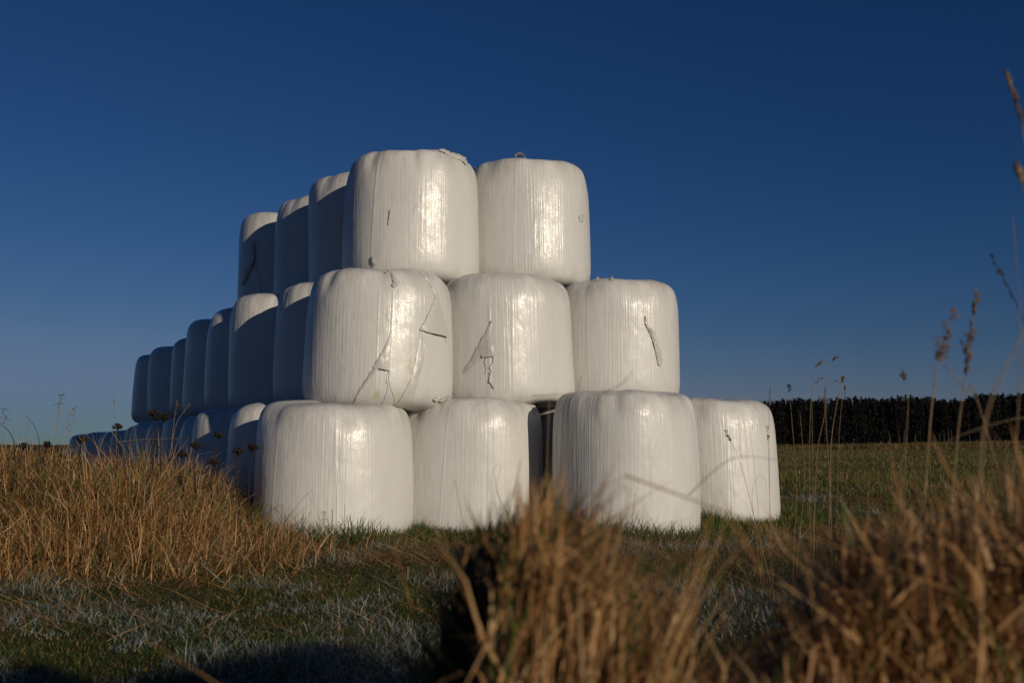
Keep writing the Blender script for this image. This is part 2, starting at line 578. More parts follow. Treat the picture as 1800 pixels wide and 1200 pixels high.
# middle tier, side row going back
MID = [('second', 'half hidden by the torn one', -1.74, 10.02, .63, 1.19), ('third', 'widest sunlit patch on top', -2.48, 11.1, .66, 1.235),
       ('fourth', 'below the top tier end', -3.10, 12.2, .63, 1.25), ('fifth', 'first under open sky', -3.70, 13.3, .64, 1.27),
       ('sixth', 'a step lower', -4.30, 14.4, .62, 1.12), ('seventh', 'dark, next to the last one', -4.97, 15.5, .64, 1.10),
       ('last', 'light on its rim, left end', -5.63, 16.6, .64, 1.08)]
for k, (w, d, x, y, r, h) in enumerate(MID):
    add('M%d' % k, '%s bale back on the shaded middle tier side, %s' % (w, d), x, y, r, h + .03, 1.12, 140 + k, near=(k < 2))
# bottom tier, side row going back
BOT = [('second', 'sunlit wedge on top, beside the corner bale', -2.12, 9.72, .64, 1.15), ('third', 'rounded top in full sun above dark umbel weeds', -2.80, 10.85, .65, 1.16),
       ('fourth', 'dark, behind a pair of dead umbel weeds', -3.32, 11.95, .63, 1.12), ('fifth', 'dark, above the slope of the grass bank', -3.92, 13.05, .63, 1.13),
       ('sixth', 'dark, only its top showing over the grass', -4.50, 14.15, .63, 1.12), ('seventh', 'dark, under the left end of the middle tier', -5.12, 15.3, .64, 1.14),
       ('eighth', 'low dark hump just left of the middle tier', -5.72, 16.45, .63, 1.10), ('ninth', 'low dark hump with a notch beside it', -6.40, 17.6, .63, 1.02),
       ('tenth', 'low dark hump farther off behind dry stems', -7.10, 18.8, .64, 1.03), ('eleventh', 'low dark hump next to the last one', -7.85, 19.9, .64, 1.0),
       ('last', 'smallest low dark hump at the far left end', -8.65, 21.1, .64, .98)]
for k, (w, d, x, y, r, h) in enumerate(BOT):
    add('L%d' % k, '%s bale back along the bottom tier, %s' % (w, d), x, y, r, h, -.02, 160 + k, near=(k < 2), grounded=True)
# the second file of the middle tier that carries the top bales
for k in range(1, 4):
    b = add('S%d' % k, 'inner bale of the middle tier under the top tier, hidden behind the outer bales', -.07 - .62 * k, 9.5 + 1.12 * k, .62, 1.17, 1.16, 180, near=False, grounded=False)

# ---- torn and loose film, each piece a part of its bale
F, G_, H, I, J = B['F'], B['G'], B['H'], B['I'], B['J']
F.strip('torn_flap', [((686, 583), (687, 584), .002, .002), ((679, 602), (686, 606), .012, .006), ((668, 626), (683, 632), .022, .012), ((656, 645), (687, 652), .03, .035)], seed=1, jit=.004)
F.strip('torn_flap', [((668, 628), (671, 630), .002, .012), ((655, 649), (664, 652), .004, .02), ((640, 672), (648, 671), .003, .014), ((629, 690), (634, 690), .002, .01), ((619, 706), (621, 707), .001, .003)], seed=2)
F.rope('film_strand', [(683, 650), (680, 665), (682, 680), (678, 697), (674, 709)], .006, .008, 3)
F.rope('film_strand', [(684, 652), (685, 672), (691, 690), (697, 706), (700, 716)], .005, .006, 4)
F.strip('torn_flap', [((688, 474), (690, 475), .002, .004), ((690, 485), (698, 488), .01, .02), ((690, 492), (703, 497), .02, .03), ((688, 500), (694, 503), .01, .014)], seed=5, jit=.005)
F.rope('film_crease', [(692, 505), (691, 520), (690, 545), (688, 570), (686, 584)], .0010, .0002, 6)
F.strip('film_fold', [((744, 478), (748, 478), .003, .01), ((754, 492), (759, 492), .004, .014), ((761, 508), (766, 508), .004, .014), ((763, 524), (768, 525), .006, .016)], seed=7)
F.strip('torn_flap', [((762, 522), (766, 523), .004, .01), ((752, 544), (773, 547), .012, .02), ((743, 563), (777, 569), .022, .03), ((735, 579), (781, 592), .035, .045)], across=8, seed=8, jit=.005)
F.rope('film_strand', [(766, 523), (771, 538), (766, 548), (772, 560), (768, 566)], .006, .012, 9)
F.rope('film_strand', [(776, 588), (779, 596), (781, 602)], .004, .006, 10)
F.strip('film_fold', [((736, 582), (740, 584), .006, .008), ((734, 605), (744, 605), .004, .012), ((728, 640), (741, 640), .003, .012), ((720, 668), (734, 672), .003, .008), ((708, 695), (727, 700), .002, .006), ((699, 711), (716, 713), .001, .003)], seed=11, jit=.004)
F.strip('film_tail', [((676, 471), (682, 470), .012, .016), ((678, 474), (683, 474), .006, .008)], seed=12, jit=.006)

G_.strip('torn_flap', [((864, 563), (865, 563), .002, .002), ((852, 588), (868, 590), .014, .008), ((842, 607), (869, 608), .022, .016), ((848, 628), (870, 626), .03, .035)], across=8, seed=21, jit=.006)
G_.strip('torn_flap', [((842, 607), (848, 612), .006, .02), ((830, 630), (846, 630), .01, .02), ((822, 641), (834, 638), .01, .014), ((816, 654), (819, 656), .004, .004)], seed=22)
G_.rope('film_crease', [(818, 656), (815, 675), (813, 692), (811, 704)], .0010, .0002, 23)
G_.rope('film_strand', [(857, 626), (853, 634), (855, 645), (853, 657)], .007, .012, 24)
G_.rope('film_strand', [(866, 624), (867, 634), (862, 645), (864, 655)], .008, .012, 25)
G_.rope('film_strand', [(862, 654), (861, 666), (864, 676), (868, 682)], .015, .008, 26)

H.rope('film_crease', [(1117, 491), (1121, 502), (1124, 514), (1128, 534), (1133, 556)], .0010, .0002, 31)
H.strip('torn_flap', [((1133, 556), (1134, 557), .002, .004), ((1133, 570), (1139, 574), .006, .02), ((1139, 582), (1149, 586), .006, .03), ((1146, 598), (1154, 602), .008, .034), ((1150, 615), (1159, 622), .008, .03), ((1154, 634), (1162, 634), .006, .018), ((1157, 643), (1160, 644), .002, .006)], across=6, seed=32, jit=.007)
H.rope('film_strand', [(1134, 571), (1140, 584), (1147, 594), (1149, 606), (1152, 620), (1156, 640)], .008, .008, 33)
H.rope('film_crease', [(1160, 640), (1165, 658), (1169, 672)], .0010, .0002, 34)
H.strip('film_tail', [((1040, 490), (1046, 489), .02, .02), ((1038, 494), (1050, 493), .006, .006)], seed=35, jit=.008)
H.strip('film_tail', [((1073, 487), (1075, 487), .03, .03), ((1069, 492), (1079, 491), .004, .004)], seed=36, jit=.008)

J.strip('torn_flap', [((1014, 379), (1024, 376), .02, .01), ((1015, 384), (1022, 386), .012, .01), ((1017, 389), (1022, 391), .003, .004)], seed=41, jit=.004)
J.rope('film_crease', [(1028, 345), (1027, 365), (1020, 390), (1021, 412), (1021, 428), (1012, 455), (1001, 479)], .0010, .0002, 42)
J.rope('film_crease', [(919, 285), (922, 300), (924, 325), (924, 350)], .0010, .0002, 43)

I.strip('torn_flap', [((654, 452), (659, 451), .012, .02), ((654, 460), (662, 461), .02, .03), ((656, 468), (660, 469), .006, .008)], seed=51, jit=.004)
I.strip('torn_flap', [((685, 368), (688, 368), .003, .012), ((683, 380), (687, 383), .006, .014), ((682, 391), (684, 398), .002, .004)], seed=52)
I.strip('film_fold', [((775, 267), (780, 262), .002, .010), ((786, 271), (796, 265), .002, .016), ((802, 276), (812, 269), .002, .014), ((814, 283), (825, 274), .002, .020), ((821, 292), (832, 283), .002, .012)], across=6, seed=53, jit=.006)
I.rope('film_crease', [(788, 268), (789, 285), (786, 312)], .0010, .0002, 54)
I.rope('film_crease', [(816, 276), (817, 300), (815, 322)], .0010, .0002, 55)
B['T3'].strip('torn_flap', [((448, 424), (451, 425), .01, .02), ((440, 452), (452, 458), .02, .06), ((432, 478), (446, 470), .02, .03), ((428, 503), (431, 500), .01, .01)], across=6, seed=56, jit=.01)
B['T3'].rope('film_strand', [(449, 460), (455, 478), (459, 500), (463, 520)], .008, .01, 57)


def curl_tail(b, px, py, Y, name, s=1.0):
    """an arched loop of film standing up from the rim"""
    c = at(px, py, Y)
    V, F_ = [], []
    for i in range(11):
        a = math.pi * i / 10
        x = -math.cos(a) * .05 * s; z = math.sin(a) * .055 * s
        for k, w in enumerate((-.05, 0, .05)):
            V.append((c[0] + x + .01 * math.sin(i * 1.7 + k), c[1] + w * s + .012 * math.sin(i), c[2] + z + .006 * math.sin(3 * i + k)))
    for i in range(10):
        for k in range(2):
            a = i * 3 + k
            F_.append((a, a + 1, a + 4, a + 3))
    V = [(v[0] - b.X, v[1] - b.Y, v[2] - b.z0) for v in V]
    o = mesh_from(name, V, F_, M_FLAP, parent=b.obj, attrs={'stain': np.zeros(len(V)), 'grime': np.full(len(V), .6)})
    md = o.modifiers.new('thickness', 'SOLIDIFY'); md.thickness = .003
    return o


curl_tail(J, 914, 281, 9.75, 'film_tail', 1.0)
F.strip('film_tail', [((762, 700), (770, 694), .004, .02), ((772, 702), (780, 690), .01, .04), ((781, 703), (786, 694), .006, .03)], across=7, seed=58, jit=.012)

# ------------------------------------------------------------------ grass
BASES = [(b.X, b.Y, b.R) for b in B.values() if b.z0 < .5]


def free_of_bales(x, y, m=-.02):
    ok = np.ones(len(x), bool)
    for X, Y, r in BASES:
        ok &= np.hypot(x - X, y - Y) > r + m
    return ok


def blades(name, x, y, h, w, az, lean, droop, tone, mat, segs=4, kinkp=0.0, z=None, zmin=True):
    n = len(x)
    b0 = np.stack([x, y, (ground(x, y) if z is None else z) - .01], -1)
    t = np.linspace(0, 1, segs + 1)
    kt = rng.uniform(.3, .85, n); ka = np.where(rng.random(n) < kinkp, rng.uniform(.5, 1.9, n), 0)
    kz = rng.uniform(-1.2, 1.2, n)
    tw = az + math.pi / 2 + rng.normal(0, .7, n)
    wd = np.stack([np.cos(tw), np.sin(tw), np.zeros(n)], -1)
    V = np.zeros((n, segs + 1, 2, 3), np.float32)
    p = b0.copy()
    for k in range(segs + 1):
        ww = w * (1 - t[k] ** 2.2 * .9) * .5
        V[:, k, 0] = p - wd * ww[:, None]
        V[:, k, 1] = p + wd * ww[:, None]
        if k < segs:
            tm = (k + .5) / segs
            past = sstep(-.08, .08, tm - kt)
            ph = lean + droop * tm ** 1.2 + ka * past
            a2 = az + kz * past * (ka > 0)
            step = (h / segs)[:, None] * np.stack([np.sin(ph) * np.cos(a2), np.sin(ph) * np.sin(a2), np.cos(ph)], -1)
            p = p + step
            if zmin:
                p[:, 2] = np.maximum(p[:, 2], ground(p[:, 0], p[:, 1]) + .008)
    base = (np.arange(n) * (segs + 1) * 2)[:, None]
    q = []
    for k in range(segs):
        o = 2 * k
        q.append(np.stack([base[:, 0] + o, base[:, 0] + o + 1, base[:, 0] + o + 3, base[:, 0] + o + 2], -1))
    q = np.stack(q, 1).reshape(-1, 4)
    at_ = np.repeat(np.clip(tone, 0, 1), (segs + 1) * 2)
    return mesh_from(name, V.reshape(-1, 3), None, mat, quads=q, attrs={'tone': at_}, smooth=True)


# --- short grass of the meadow, green, brown and frosted
N = 420000
yy = rng.uniform(2.3, 15, N); xx = rng.uniform(-1, 1, N) * (.60 * yy + .5)
k = free_of_bales(xx, yy); xx, yy = xx[k], yy[k]; N = len(xx)
nz = wob(xx, yy, 2.3, .3); nz2 = wob(xx, yy, 6.5, 1.1); nz3 = wob(xx, yy, 1.1, 2.2)
h = (.048 + .018 * nz + .026 * nz2 + .016 * wob(xx, yy, 15, .8)) * rng.uniform(.4, 1.6, N)
h = np.clip(h, .02, .22)
w = rng.uniform(.0013, .0027, N) * (1 + .06 * yy)
az = rng.uniform(0, 6.283, N) + 1.2 * nz3
lean = np.abs(rng.normal(.85, .55, N)); droop = rng.uniform(.1, 2.2, N)
dry = sstep(-.2, .7, nz3 + .5 * nz2 + .5 * sstep(5.2, 7.2, yy) - .25)
frost = sstep(-.15, .75, .7 * nz + .8 * nz2 + .5 * wob(xx, yy, 13, .4) + 1.05 * sstep(6.6, 4.4, yy) - .6)
u = rng.random(N)
tone = rng.uniform(.06, .36, N)
tone = np.where(u < .15 + .55 * dry, rng.uniform(.40, .72, N), tone)
tone = np.where(rng.random(N) < .06, rng.uniform(.7, .86, N), tone)
tone = np.where(rng.random(N) < .48 * frost, rng.uniform(.955, 1.0, N), tone)
o = blades('meadow_grass', xx, yy, h, w, az, lean, droop, tone, M_GRASS, segs=3)
tag(o, 'short frosted green and brown grass covering the meadow in front of the bales', 'grass', kind='stuff')

# --- far meadow on the right of the stack
N = 100000
yy = 15 * (135 / 15) ** rng.random(N); xx = (rng.uniform(.02, .62, N)) * yy
k = free_of_bales(xx, yy); xx, yy = xx[k], yy[k]; N = len(xx)
nz = wob(xx, yy, .5, .3); nz2 = wob(xx, yy, 1.7, 1.1)
h = np.clip((.12 + .04 * nz) * rng.uniform(.6, 1.4, N), .04, .3)
w = rng.uniform(.004, .009, N) * (yy / 15)
tone = rng.uniform(.16, .42, N)
tone = np.where(rng.random(N) < .38 + .3 * sstep(0, .6, nz2), rng.uniform(.4, .68, N), tone)
tone = np.where(rng.random(N) < .05, rng.uniform(.85, .98, N), tone)
o = blades('far_meadow_grass', xx, yy, h, w, rng.uniform(0, 6.283, N), np.abs(rng.normal(.4, .3, N)), rng.uniform(.1, .9, N), tone, M_GRASS, segs=2)
tag(o, 'green field grass stretching from the right side of the stack to the wood', 'grass', kind='stuff')

# --- lusher grass round the feet of the front bales
xs, ys = [], []
for key, n in (('A', 2000), ('B', 5200), ('E', 700), ('C', 2600), ('D', 3600)):
    b = B[key]
    a = rng.uniform(math.pi * 1.0, math.pi * 2.05, n); r = b.R * 1.03 + np.abs(rng.normal(0, .17, n))
    xs.append(b.X + np.cos(a) * r); ys.append(b.Y + np.sin(a) * r)
xx, yy = np.concatenate(xs), np.concatenate(ys)
k = free_of_bales(xx, yy, .01); xx, yy = xx[k], yy[k]; N = len(xx)
lush = sstep(-.8, .6, wob(xx, yy, 2.7, .9)) * .55 + .45
h = rng.uniform(.12, .33, N) * lush
o = blades('bale_foot_grass', xx, yy, h, rng.uniform(.004, .0075, N), rng.uniform(0, 6.283, N), np.abs(rng.normal(.25, .3, N)), rng.uniform(.3, 1.9, N),
           np.where(rng.random(N) < .86, rng.uniform(.08, .33, N), rng.uniform(.5, .8, N)), M_GRASS, segs=5)
tag(o, 'long dark green grass growing round the feet of the front bales', 'grass', kind='stuff')

# --- flattened straw lying across the meadow
N = 12000
yy = rng.uniform(4.2, 8.6, N); xx = rng.uniform(-1, 1, N) * (.58 * yy)
k = free_of_bales(xx, yy, .03) & (rng.random(N) < .12 + .88 * sstep(.0, .9, wob(xx, yy, 1.6, 1.9) + .9 * sstep(5.6, 7.2, yy) - .2))
xx, yy = xx[k], yy[k]; N = len(xx)
az0 = rng.choice([0.2, 2.9, 3.4, 5.9], N) + rng.normal(0, .5, N)
o = blades('fallen_straw', xx, yy, rng.uniform(.12, .42, N), rng.uniform(.003, .006, N), az0, rng.uniform(1.0, 1.5, N), rng.uniform(-.2, .5, N),
           np.where(rng.random(N) < .93, rng.uniform(.48, .82, N), rng.uniform(.94, 1, N)), M_STRAW, segs=4, kinkp=.4)
tag(o, 'pale fallen straw lying flat on the meadow between grass bank and bales', 'straw', kind='stuff')


# --- the bank of tall dry grass on the left
def bank_grass(name, N, hlo, hhi, tlo, thi, wl, wh, label, green=.1, kink=.35):
    yy = rng.uniform(5.5, 9.3, N); xx = rng.uniform(-5.6, -.95, N)
    edge = sstep(-1.0, -2.9, xx + .18 * (yy - 7.5) + .15 * wob(xx, yy, 2.2))
    m = free_of_bales(xx, yy, .02) & (rng.random(N) < edge * (.25 + .75 * sstep(5.9, 6.8, yy + .55 * wob(xx, yy * .3, 1.6, .4) + .2 * wob(xx, yy, 5, 1.4)))) & (np.abs(xx) < .62 * yy + .3)
    xx, yy, edge = xx[m], yy[m], edge[m]; n = len(xx)
    hs = (.42 + .58 * edge) * (.62 + .38 * sstep(5.9, 7.2, yy)) * (.80 + .12 * wob(xx, yy, 1.7, 1.3) + .10 * wob(xx, yy, 4.3, .3))
    h = rng.uniform(hlo, hhi, n) * hs
    # stems fan out from their tussock
    cl = np.round((xx + .13 * np.sin(yy * 5)) / .42) * .42; cy = np.round(yy / .42) * .42
    fx = np.clip((xx + 2.95 + .3 * wob(xx, yy, 1.4, 2.1)) / .8, -1, 1)
    az = np.arctan2((yy - cy) / .2 - .7, (xx - cl) / .2 + 1.9 * fx) + rng.normal(0, .45, n)
    lean = np.abs(rng.normal(.34, .34, n) + .42 * np.abs(fx)); droop = np.abs(rng.normal(.8, .9, n))
    tone = rng.uniform(tlo, thi, n) + .05 * wob(xx, yy, 3) + .05 * wob(xx, yy, 9, 1.7)
    tone = np.where(rng.random(n) < green * sstep(-.2, .8, wob(xx, yy, 2.6, 2.7) + .3), rng.uniform(.08, .4, n), tone)
    o = blades(name, xx, yy, h, rng.uniform(wl, wh, n), az, lean, droop, tone, M_STRAW, segs=6, kinkp=kink)
    return tag(o, label, 'dry grass', kind='stuff')


bank_grass('tall_dry_grass', 25000, .34, .80, .52, .93, .0035, .008, 'tall golden dry grass on the bank left of the bales', .28)
bank_grass('matted_dry_grass', 26000, .18, .42, .46, .86, .004, .008, 'matted brown dead grass in the lower layer of the left bank', .35, .7)

bank_grass('loose_straw', 3800, .40, .82, .74, .93, .004, .007, 'pale bent loose straws leaning out of the left grass bank', .05, 1.0)

def thatch(name, x, y, top, hl, hh, tl, th, wl, wh, label, leanm=.7, green=.1, gt=(.05, .3), low=0.0, azm=None, kink=.5):
    """tangled dead leaves caught in the clump at every height below its top"""
    n = len(x)
    g0 = ground(x, y)
    z = g0 + np.clip(top - g0, .05, 1) * (low + (1 - low) * rng.random(n) ** .8)
    az = rng.uniform(0, 6.283, n) if azm is None else rng.normal(azm[0], azm[1], n)
    tone = rng.uniform(tl, th, n)
    tone = np.where(rng.random(n) < green, rng.uniform(gt[0], gt[1], n), tone)
    h = rng.uniform(hl, hh, n)
    lean = np.abs(rng.normal(leanm, .5, n))
    z = np.minimum(z, top - h * np.cos(np.minimum(lean, 1.4)) * .85)
    o = blades(name, x, y, h, rng.uniform(wl, wh, n), az, lean, rng.normal(.4, .7, n), tone, M_STRAW, segs=5, kinkp=kink, z=np.maximum(z, g0))
    return tag(o, label, 'dry grass', kind='stuff')


n = 17000
x_, y_ = rng.uniform(-5.4, -1.3, n), rng.uniform(5.9, 9.0, n)
e_ = sstep(-1.0, -2.9, x_ + .18 * (y_ - 7.5) + .15 * wob(x_, y_, 2.2))
k = free_of_bales(x_, y_, .05) & (rng.random(n) < e_) & (np.abs(x_) < .62 * y_ + .2)
x_, y_, e_ = x_[k], y_[k], e_[k]
thatch('tangled_dead_grass', x_, y_, ground(x_, y_) + (.12 + .22 * e_) * sstep(5.6, 7.0, y_) * (1 + .3 * wob(x_, y_, 2.4, .9)), .14, .42, .46, .92, .003, .007,
       'tangled dead straw caught between the stems of the left grass bank', leanm=.75, green=.12)

# --- blurred tall grass close to the camera, right
def fore(name, N, pxl, pxr, Yl, Yr, top, hl, hh, tl, th, wl, wh, label, leanm=.16, dr=.4, kink=.4, green=.06, segs=7, azm=None, pw=1.0):
    Y = rng.uniform(Yl, Yr, N); px = pxl + (pxr - pxl) * rng.random(N) ** pw
    x = (px - 900) / FPX * Y
    zt = CAM_Z - (np.interp(px, [p[0] for p in top], [p[1] for p in top]) - 780) / FPX * Y
    g0 = ground(x, Y)
    h = np.clip(zt - g0, .06, 1.0) * rng.uniform(hl, hh, N) * (1 + .12 * wob(x, Y, 5, .6))
    tone = rng.uniform(tl, th, N)
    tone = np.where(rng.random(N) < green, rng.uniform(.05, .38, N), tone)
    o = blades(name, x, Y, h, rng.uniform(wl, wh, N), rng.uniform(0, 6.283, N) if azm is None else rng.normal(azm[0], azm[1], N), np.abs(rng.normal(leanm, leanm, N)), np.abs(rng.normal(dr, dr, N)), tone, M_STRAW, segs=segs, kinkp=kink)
    return tag(o, label, 'dry grass', kind='stuff')


RT = [(1340, 1180), (1400, 1090), (1455, 965), (1500, 900), (1560, 880), (1640, 885), (1720, 850), (1800, 815), (2000, 790)]
fore('near_dry_grass', 3600, 1330, 2000, 1.15, 2.1, RT, .50, 1.06, .52, .92, .003, .0075,
     'dense blurred golden dry grass standing close to the camera at lower right', green=.05, leanm=.15, dr=.4)


def near_thatch(name, N, pxl, pxr, Yl, Yr, top, label, low=.25, pw=1.0, **k):
    px = pxl + (pxr - pxl) * rng.random(N) ** pw; Y = rng.uniform(Yl, Yr, N)
    rag = 16 + 13 * np.sin(px * .11 + 9 * Y) + 10 * np.sin(px * .037 - 5 * Y) + np.abs(rng.normal(0, 24, N))
    zt = CAM_Z - (np.interp(px, [p[0] for p in top], [p[1] for p in top]) + rag - 780) / FPX * Y
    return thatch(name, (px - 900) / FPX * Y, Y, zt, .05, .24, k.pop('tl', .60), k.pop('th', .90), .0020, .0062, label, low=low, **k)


near_thatch('near_tangled_grass', 11500, 1320, 2000, 1.08, 1.9, RT, 'blurred rusty tangle of dead leaves filling the near right tussock', green=.07, leanm=.6)
near_thatch('near_low_straw', 1700, 1010, 1400, 1.75, 2.6, [(1010, 1110), (1100, 1130), (1250, 1150), (1400, 1130)], 'blurred low straw and frosted blades at the bottom centre of the meadow edge', green=.25, gt=(.93, 1.0), leanm=.9)
CT = [(845, 1000), (880, 880), (925, 815), (970, 845), (1005, 905), (1050, 985), (1110, 1065), (1200, 1130), (1300, 1190)]
fore('centre_dry_grass', 1000, 868, 1030, 1.08, 1.45, CT, .60, 1.12, .56, .93, .003, .0065,
     'blurred warm tan straw tuft rising in front of the gap between the bottom bales', leanm=.12, dr=.3, kink=.3, green=.10, azm=(.4, .9))
near_thatch('centre_tangled_grass', 5200, 862, 1300, 1.08, 1.46, CT, 'tangled tan dead leaves in the near centre tuft', green=.14, leanm=.5, azm=(.1, 1.0), pw=1.35)
fore('shade_toned_green_grass', 2200, 748, 880, 1.32, 1.65, [(748, 1190), (782, 1060), (815, 955), (850, 890), (880, 860)], .82, 1.05, .0, .08, .005, .010,
     'green grass darkened as shade on the left edge of the tan straw tuft', leanm=.05, dr=.10, kink=.05, green=0, azm=(.2, .8))  # near-black blade tones paint the tuft's unlit side
near_thatch('shade_toned_green_tangle', 4600, 752, 885, 1.30, 1.58, [(752, 1190), (784, 1060), (817, 955), (852, 890), (885, 860)], 'tangle of leaves darkened as shade on the left flank of the tan straw tuft', tl=0, th=.09, green=0, leanm=.4, azm=(.2, 1.0))  # shade of the same flank put into the leaf colour

# --- the near tussock in the middle of the frame
def tussock(name, cx, cy, r, n, hl, hh, bias, tones, label, w=(.004, .008), lean0=.10, spread=.42, droop=.45, kink=.3):
    a = rng.uniform(0, 6.283, n); q = r * np.sqrt(rng.random(n))
    x, y = cx + q * np.cos(a), cy + q * np.sin(a)
    az = a + rng.normal(0, .35, n)
    vx, vy = np.cos(az) * spread * q / r + bias[0], np.sin(az) * spread * q / r + bias[1]
    ln = np.hypot(vx, vy) + np.abs(rng.normal(0, lean0, n))
    az = np.arctan2(vy, vx) + rng.normal(0, .25, n)
    tone = rng.uniform(tones[0], tones[1], n)
    o = blades(name, x, y, rng.uniform(hl, hh, n), rng.uniform(*w, n), az, ln, np.abs(rng.normal(droop, droop * .8, n)), tone, M_STRAW, segs=7, kinkp=kink)
    return tag(o, label, 'grass tussock')


tussock('green_grass_tussock', -.13, 1.75, .05, 70, .24, .38, (-.10, .0), (.08, .40), 'pale green blurred tuft with curling blades near the bottom edge', w=(.002, .004), spread=.35, droop=1.0, kink=.1)

# ------------------------------------------------------------------ single weeds and stalks
rw = random.Random(8)


def umbel(px, py, Y, size, label, group='dead dark umbel weeds on the left bank', base=None, twin=None):
    head = Vector(at(px, py, Y))
    bx = head.x + rw.uniform(-.05, .05) if base is None else base
    by = Y + rw.uniform(-.06, .06)
    root = Vector((bx, by, float(ground(bx, by)) - .02))
    o = empty('umbel_weed', root)
    tag(o, label, 'dead weed', group)
    H_ = head - root
    pts = smooth_path([(0, 0, 0), (H_.x * .2 + .015, H_.y * .3, H_.z * .4), (H_.x * .75 - .01, H_.y * .7, H_.z * .75), (H_.x, H_.y, H_.z - size * .8)], 12)
    st = [tube(pts, [.0078 - .003 * i / len(pts) for i in range(len(pts))], 6)]
    top = Vector(pts[-1])
    for k in range(3):                                          # dead leaf stubs on the stem
        c = Vector(pts[3 + 2 * k]); a = rw.uniform(0, 6.28)
        st.append(tube([c, c + Vector((math.cos(a) * .03, math.sin(a) * .03, .015)), c + Vector((math.cos(a) * .055, math.sin(a) * .05, -.012))], [.003, .006, .001], 5))
    V, F_ = join(st)
    mesh_from('stem', V, F_, M_WEED, parent=o)
    heads = [(Vector((0, 0, 0)), 1.0)] + ([(Vector(twin), .85)] if twin else [])
    for hc, sc in heads:
        ps = []
        for k in range(15):
            a = k * 2.4; q = math.sqrt((k + .5) / 15) * size * sc * .85
            tip = Vector((H_.x, H_.y, H_.z)) + hc + Vector((math.cos(a) * q, math.sin(a) * q, (.45 * size - .9 * q * q / size) * 1.0 + rw.uniform(-.006, .006)))
            ps.append(tube([top + hc * .0, (top * .4 + tip * .6) + Vector((0, 0, -.006)), tip], [.0022, .0017, .0015], 4))
            for m_ in range(5):
                ps.append(pod(tip + Vector((rw.uniform(-1, 1), rw.uniform(-1, 1), rw.uniform(-.3, .8))) * .013, (rw.uniform(-.4, .4), rw.uniform(-.4, .4), 1), .020, .0068))
        V, F_ = join(ps)
        mesh_from('flower_head', V, F_, M_WEED, parent=o)
    return o


umbel(271, 728, 7.7, .055, 'taller dark umbel weed of the close pair before the shaded middle tier')
umbel(288, 733, 7.75, .045, 'lower dark umbel weed of the close pair before the shaded middle tier')
umbel(345, 783, 7.6, .045, 'dark umbel weed below the rounded sunlit top of the third bottom bale')
umbel(384, 765, 7.9, .034, 'small dark umbel weed reaching up to the shadow line left of the corner bale')
umbel(319, 798, 7.5, .040, 'low dark umbel weed at the top of the bank slope under the close pair')
umbel(375, 812, 7.6, .034, 'lowest small umbel weed half way down the bank slope')
umbel(418, 793, 7.8, .042, 'dark forked umbel weed left of the corner bale, the left of two')
umbel(444, 786, 7.85, .046, 'dark umbel weed nearest the lit corner bale')
umbel(207, 750, 7.6, .026, 'tiny flat umbel weed standing against the low dark bales at the far left')
umbel(143, 772, 7.5, .036, 'drooping dark umbel weed at the left end of the row of bales')
umbel(41, 784, 7.4, .032, 'wide low dark umbel weed on the skyline of the bank at far left', group='dead dark umbel weeds on the left bank')
umbel(82, 781, 7.4, .022, 'small dark umbel weed on the skyline between the far left stems')


def stalk(path, Y, label, cat='grass stalk', group=None, r0=.0025, head=None, hm=None, sm=None, spread=.010, base_drop=True, nh=34, podL=.0095, podr=.0017, Yb=None, name='grass_stalk'):
    """a dry stem through sight points (first is the foot), with a seed head along its last part"""
    n = len(path)
    P = []
    for i, (px, py) in enumerate(path):
        yk = Y if Yb is None else Yb + (Y - Yb) * i / (n - 1)
        P.append(at(px, py, yk))
    if base_drop:
        f = P[0].copy(); gz = float(ground(f[0], f[1])) - .01
        if f[2] > gz + .03:
            d = P[0] - P[1]; d = d / max(abs(d[2]), .05)
            P = [np.array([f[0] + d[0] * min(.4, f[2] - gz), f[1], gz])] + P
    root = Vector(P[0])
    o = empty(name, root)
    tag(o, label, cat, group)
    sp = smooth_path([p - P[0] for p in P], 8 * n)
    V, F_ = tube(sp, [r0 * (1 - .6 * i / len(sp)) for i in range(len(sp))], 6)
    mesh_from('stem', V, F_, sm or M_STEM, parent=o)
    if head:
        L = len(sp); k0 = int(L * (1 - head))
        ps = [tube(sp[k0:], [r0 * .55] * (L - k0), 5)]
        for k in range(nh):
            u = rw.uniform(k0, L - 1.001); i = int(u); t = u - i
            c = Vector(sp[i]) * (1 - t) + Vector(sp[i + 1]) * t
            ax = (Vector(sp[i + 1]) - Vector(sp[i])).normalized()
            prof = math.sin(math.pi * min(1, max(.12, (u - k0) / (L - k0)))) ** .6
            off = Vector((rw.gauss(0, 1), rw.gauss(0, 1), rw.gauss(0, .4))) * spread * prof
            ps.append(pod(c + off, ax + off * 30 * rw.random(), podL * rw.uniform(.7, 1.3), podr))
            ps.append(tube([c - ax * .004, c + off * .55 + ax * .001, c + off], [.0007, .0007, .0007], 3))
        V, F_ = join(ps)
        mesh_from('seed_head', V, F_, hm or M_HEAD, parent=o)
    return o


